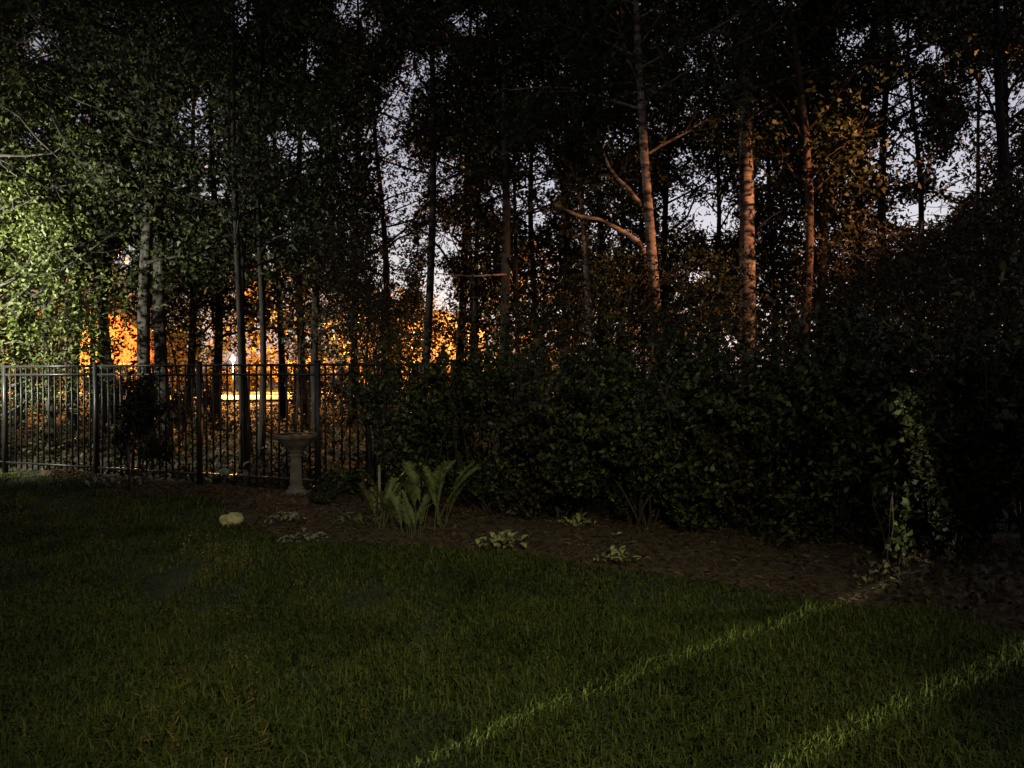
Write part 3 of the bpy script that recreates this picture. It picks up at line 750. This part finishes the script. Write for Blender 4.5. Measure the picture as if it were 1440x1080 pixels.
def stake(label, px, py0, py1, r, mat, d=None):
    d = d or dg(py1); x = X(px, d); z0 = h_at(x, d) - .05; h = Z(py0, d) - z0
    m = MB(); m.tube([(0, 0, 0), (.002, 0, h * .5), (0, .003, h)], [r, r, r * .95], 8); m.tube([(0, 0, h), (0, 0, h + .006)], [r * 1.15, r * .8], 8)
    tag(m.build('garden_stake', mat, None, True, (x, d, z0)), label, 'stake', 'thin garden stakes')
stake('thin pale stake standing before the fence near its second post', 181, 628, 688, .012, M['metal'], 9.3)
stake('pale pipe stake at the left end of the hedge', 533, 655, 715, .014, M['pvc'], 7.7)
stake('short thin stake between birdbath and hedge', 510, 664, 712, .008, M['metal'], 8.0)

# fallen leaf, ground plants
d = dg(768); me = blade_mesh('fallen_leaf', .09, .035, .3); tag(link('fallen_leaf', me, M['fallen'], None, (X(866, d), d, h_at(X(866, d), d) + .02)), 'pale fallen leaf lying on the mulch behind the rightmost bright plant', 'leaf').rotation_euler = (.2, .1, -1.1)
def ground_plants():
    rs = np.random.RandomState(77); d0 = dg(850)
    e = empty('ground_cover_plant', (X(1330, d0), d0, 0)); tag(e, 'patch of broad leaved ground plants at the lawn edge on the right', 'plant')
    ms = []
    for k in range(4):
        me = blade_mesh('leaf', .07 + .012 * k, .042 + .007 * k, .6 + .2 * k, .1, 7, 0, .1); me.materials.append(M['ground_leaf']); ms.append(me)
    for i in range(290):
        px = rs.uniform(1200, 1450); t = (px - 1200) / 250; py = rs.uniform(790 + 10 * t, 838 + 58 * t) ; d = dg(py); x = X(px, d)
        o = link('leaf', ms[i % 4], None, e, (x - e.location.x, d - e.location.y, h_at(x, d) + rs.uniform(.0, .12)))
        o.rotation_euler = (rs.uniform(-.2, .7), rs.uniform(-.5, .5), rs.uniform(0, 6.28)); s = rs.uniform(.45, 1.0); o.scale = (s, s, s)
ground_plants()

# ------------------------------------------------------------------ lamps
SOD = (1.0, .37, .07)
def globe(r, n=16, m=10):
    b = MB(); b.lathe([(max(.0005, r * math.sin(math.pi * i / m)), -r * math.cos(math.pi * i / m)) for i in range(m + 1)], n); return b
def lamp_light(parent, loc, r, L, c, soft=.5):
    l = bpy.data.lights.new('lamp_light', 'POINT'); l.energy = 4 * math.pi ** 2 * r * r * L; l.color = c; l.shadow_soft_size = r * soft
    o = bpy.data.objects.new('lamp_light', l); col.objects.link(o); o.parent = parent; o.location = loc
def street_lamp(label, x, y, z, strength, r=.13, arm=1.2, gz=0.0, c=SOD, ax=1, far_spot=False):
    e = empty('street_lamp', (x - arm * ax, y, gz)); tag(e, label, 'street lamp', 'orange street lamps')
    m = MB(); m.tube([(0, 0, 0), (0, 0, z * .5), (0, 0, z + .15)], [.1, .08, .05], 10); m.build('pole', M['metal'], e, True)
    m = MB(); m.tube([(0, 0, z + .1), (arm * .4 * ax, 0, z + .38), (arm * ax, 0, z + .36)], [.04, .035, .03], 8); m.build('arm', M['metal'], e, True)
    m = MB(); m.lathe([(.05, .4), (.14, .36), (.24, .24), (.26, .2), (.24, .2), (.12, .3)], 20, cx=arm * ax); m.build('hood', M['metal'], e, True)
    b = globe(r); b.build('bulb', mat_emit('sodium_glow', (1, .26, .08), 3.5), e, True, (arm * ax, 0, z + .08))
    lamp_light(e, (arm * ax, 0, z - r * 1.6 + .08), .17, strength * (.13 if far_spot else 1), c)
    if far_spot:      # added spot throws most light on the far bank, away from wood and lawn
        l = bpy.data.lights.new('lamp_light', 'SPOT'); l.energy = 4 * math.pi ** 2 * .17 ** 2 * strength; l.color = c; l.spot_size = R(165); l.spot_blend = .3; l.shadow_soft_size = .1
        o = bpy.data.objects.new('lamp_light', l); col.objects.link(o); o.parent = e; o.location = (arm * ax, r * 1.3, z - r * 1.6 + .05); o.rotation_euler = (R(80), 0, 0)
def post_lamp(label, x, y, z, strength, r=.15, c=SOD, gz=.12):
    e = empty('post_lamp', (x, y, gz)); tag(e, label, 'lamp', 'post lamps by the road')
    z -= gz
    m = MB(); m.tube([(0, 0, 0), (0, 0, z - r - .02)], [.05, .04], 8); m.lathe([(.06, z - r - .04), (.1, z - r * .9)], 12); m.build('post', M['metal'], e, True)
    m = MB(); m.lathe([(.09, z + r * .95), (.06, z + r + .06), (.01, z + r + .14)], 12); m.build('cap', M['metal'], e, True)
    globe(r).build('bulb', mat_emit('post_glow', (1, .8, .6), 12), e, True, (0, 0, z))
    lamp_light(e, (0, -r * 1.6, z), r, strength, c)

street_lamp('orange street lamp glowing high among the left trunks', X(178, 38), 38, Z(369, 38), 24000)
post_lamp('white glowing post lamp seen through the fence', X(328, 46.2), 46.2, Z(505, 46.2), 24000, c=(1, .48, .14))
street_lamp('added fill lamp hidden by the dense brown leaved tree', X(428, 52), 54.2, 5.6, 44000, gz=.1, far_spot=True)  # unseen lamp added to light the far trees and road
street_lamp('added fill lamp hidden by leaves above the central trunks', X(708, 52), 54.2, 5.8, 14000, gz=.1, far_spot=True)  # added as well, brightens the far bank at the centre
street_lamp('added fill lamp hidden behind the right half of the hedge', X(1180, 52), 46.5, 5.2, 14000, gz=.1)  # added for the orange bits showing through the hedge
street_lamp('added fill lamp hidden by the bright green left tree', X(30, 52), 54.0, 5.5, 15000, gz=.1, far_spot=True)  # added for the glow on the far bank at left
def shaded_lamp():
    p = Vector((9.0, 8.2, 6.6))
    e = empty('shaded_lamp', (p.x, p.y, 0)); tag(e, 'orange shaded lamp beyond the right picture edge lighting the pale trunks', 'lamp')
    m = MB(); m.tube([(0, 0, 0), (0, 0, p.z)], [.05, .04], 8); m.build('post', M['metal'], e, True)
    m = MB(); m.lathe([(.02, p.z + .22), (.1, p.z + .18), (.15, p.z + .02), (.14, p.z + .02), (.05, p.z + .16)], 16); m.build('hood', M['metal'], e, True)
    l = bpy.data.lights.new('shaded_light', 'SPOT'); l.energy = 4000; l.color = (1, .43, .18); l.spot_size = R(35); l.spot_blend = .7; l.shadow_soft_size = .05
    o = bpy.data.objects.new('shaded_light', l); col.objects.link(o); o.parent = e; o.location = (-.2, .1, p.z - .05)
    o.rotation_euler = (Vector((3.3, 13.0, 3.5)) - (p + Vector((-.2, .1, -.05)))).to_track_quat('-Z', 'Y').to_euler()
shaded_lamp()

# white flood light on the neighbour's side, left of the picture
def flood():
    p = (-8.75, 9.2, 2.75)
    e = empty('flood_lamp', (p[0], p[1], 0)); tag(e, 'white flood lamp on a pole beyond the left picture edge', 'lamp')
    m = MB(); m.tube([(0, 0, 0), (0, 0, 2.7)], [.05, .04], 8); m.build('pole', M['metal'], e, True)
    m = MB(); m.box((-.12, -.1, 2.7), (.02, .1, 2.88)); m.build('housing', M['metal'], e)
    l = bpy.data.lights.new('flood_light', 'SPOT'); l.energy = 2600; l.color = (1, .98, .78); l.spot_size = R(140); l.spot_blend = 1.0; l.shadow_soft_size = .06
    o = bpy.data.objects.new('flood_light', l); col.objects.link(o); o.parent = e; o.location = (.08, 0, 2.8)
    o.rotation_euler = (Vector((-7.9, 11.9, 2.6)) - Vector((p[0] + .08, p[1], 2.8))).to_track_quat('-Z', 'Y').to_euler()
flood()

# ------------------------------------------------------------------ houses
def far_house(label, x0, x1, y, eave, ridge, mat, depth=8, name='house'):
    e = empty(name, ((x0 + x1) / 2, y, .1)); tag(e, label, 'house'); w = (x1 - x0) / 2
    V = [(-w, 0, 0), (w, 0, 0), (w, 0, eave), (0, 0, ridge), (-w, 0, eave)]
    V += [(a, depth, c) for a, b, c in V]
    me = bpy.data.meshes.new('wall'); me.from_pydata(V, [], [(0, 1, 2, 3, 4), (9, 8, 7, 6, 5), (0, 5, 6, 1), (1, 6, 7, 2), (4, 9, 5, 0)]); link('wall', me, mat, e)
    m = MB()
    for s in (-1, 1):
        a = np.array([s * (w + .35), 0, eave - .35 * (ridge - eave) / w]); b = np.array([0, 0, ridge]); n = np.array([0, 0, .14])
        q = [a + (0, -.35, 0.02), b + (0, -.35, .02), b + (0, depth + .3, .02), a + (0, depth + .3, .02)]
        m.add(q + [v + n for v in q], [(0, 1, 2, 3), (4, 5, 6, 7), (0, 1, 5, 4), (1, 2, 6, 5), (2, 3, 7, 6), (3, 0, 4, 7)])
    m.build('roof', M['roof'], e)
    for wx in (-w * .5, w * .5):
        for wz in (.9, 3.4):
            if wz + 1.3 > eave: continue
            m = MB(); m.box((wx - .5, -.05, wz), (wx + .5, .02, wz + 1.3)); f = m.build('window', M['trim'], e)
            m = MB(); m.box((wx - .42, -.07, wz + .08), (wx - .03, -.052, wz + 1.22)); m.box((wx + .03, -.07, wz + .08), (wx + .42, -.052, wz + 1.22)); m.build('pane', M['glass'], f)
far_house('orange lit brick house behind the left fence panel', X(78, 54), X(78, 54) + 4.6, 57, 4.6, 6.2, M['brick'])
far_house('orange lit pale house behind the straight dark trunk', X(556, 60), X(556, 60) + 7, 60, 4.9, 6.3, M['siding'])

# the house behind the camera: its lit room throws two slits of light across the lawn
def home():
    e = empty('home_house', (0, -2.6, 0)); tag(e, 'pale house behind the viewer with one nearly curtained window', 'house')
    def w(lo, hi, name='wall', mat=None, par=None):
        m = MB(); m.box((lo[0], lo[1] + 2.6, lo[2]), (hi[0], hi[1] + 2.6, hi[2])); return m.build(name, mat or M['siding'], par or e)
    w((-4.85, -2.8, -.1), (9, -2.6, 4.6))                                    # back wall
    # wing wall facing +x, window opening y -1.9..-1.0, z .85..2.15
    w((-5.0, -5.5, -.1), (-4.85, -1.9, 4.6)); w((-5.0, -1.0, -.1), (-4.85, .6, 4.6)); w((-5.0, -1.9, -.1), (-4.85, -1.0, .85)); w((-5.0, -1.9, 2.15), (-4.85, -1.0, 4.6))
    w((-9, .45, -.1), (-5.002, .6, 4.6)); w((-9, -5.5, -.1), (-8.85, .448, 4.6)); w((-8.848, -5.5, -.1), (-5.002, -5.35, 4.6)); 
    w((-9.3, -5.8, 4.602), (-4.4, 1.0, 4.8), 'roof', M['roof']); w((-4.398, -6, 4.602), (9.4, -2.0, 4.8), 'roof', M['roof'])
    xc = -5.03
    L1, L2 = -2.2 + .861 * (xc + 6), -2.2 + .705 * (xc + 6)
    for y0, y1 in ((-1.95, L2 - .0095), (L2 + .0095, L1 - .01), (L1 + .01, -.95)):
        w((xc - .002, y0, .8), (xc + .002, y1, 2.2), 'curtain', M['curtain'])
    w((xc + .004, -1.95, 1.585), (xc + .02, -.95, 2.2), 'beam_baffle', M['curtain'])  # added strip, cuts the upper beam so it stays low on the hedge
    g = empty('eave_fill_lamp', (1.0, -2.05, 4.6)); tag(g, 'added fill lamp under the eave behind the viewer', 'lamp')  # added fill, brightens lawn, bed and hedge from behind the viewer
    m = MB(); m.lathe([(.02, 0), (.02, -.08), (.05, -.1), (.07, -.2), (.066, -.2), (.03, -.1)], 16); m.build('housing', M['metal'], g, True)
    l = bpy.data.lights.new('eave_fill_light', 'SPOT'); l.energy = 760; l.color = (1, .92, .5); l.spot_size = R(48); l.spot_blend = 1.0; l.shadow_soft_size = .05
    o = bpy.data.objects.new('eave_fill_light', l); col.objects.link(o); o.parent = g; o.location = (0, 0, -.22)
    o.rotation_euler = (Vector((-.35, 5.2, 0)) - Vector((1.0, -2.05, 4.38))).to_track_quat('-Z', 'Y').to_euler()
    f = empty('room_lamp', (-6.0, -2.2, 0)); tag(f, 'lit standing lamp in the room behind the nearly closed curtains', 'lamp')
    m = MB(); m.tube([(0, 0, 0), (0, 0, 1.5)], [.015, .012], 8); m.lathe([(.14, 0), (.14, .02), (.02, .03)], 20); m.build('stand', M['metal'], f, True)
    globe(.045).build('bulb', mat_emit('room_glow', (1, .95, .78), 30), f, True, (0, 0, 1.5)); lamp_light(f, (0, 0, 1.62), .045, 60000, (1, .97, .78), .15)
home()
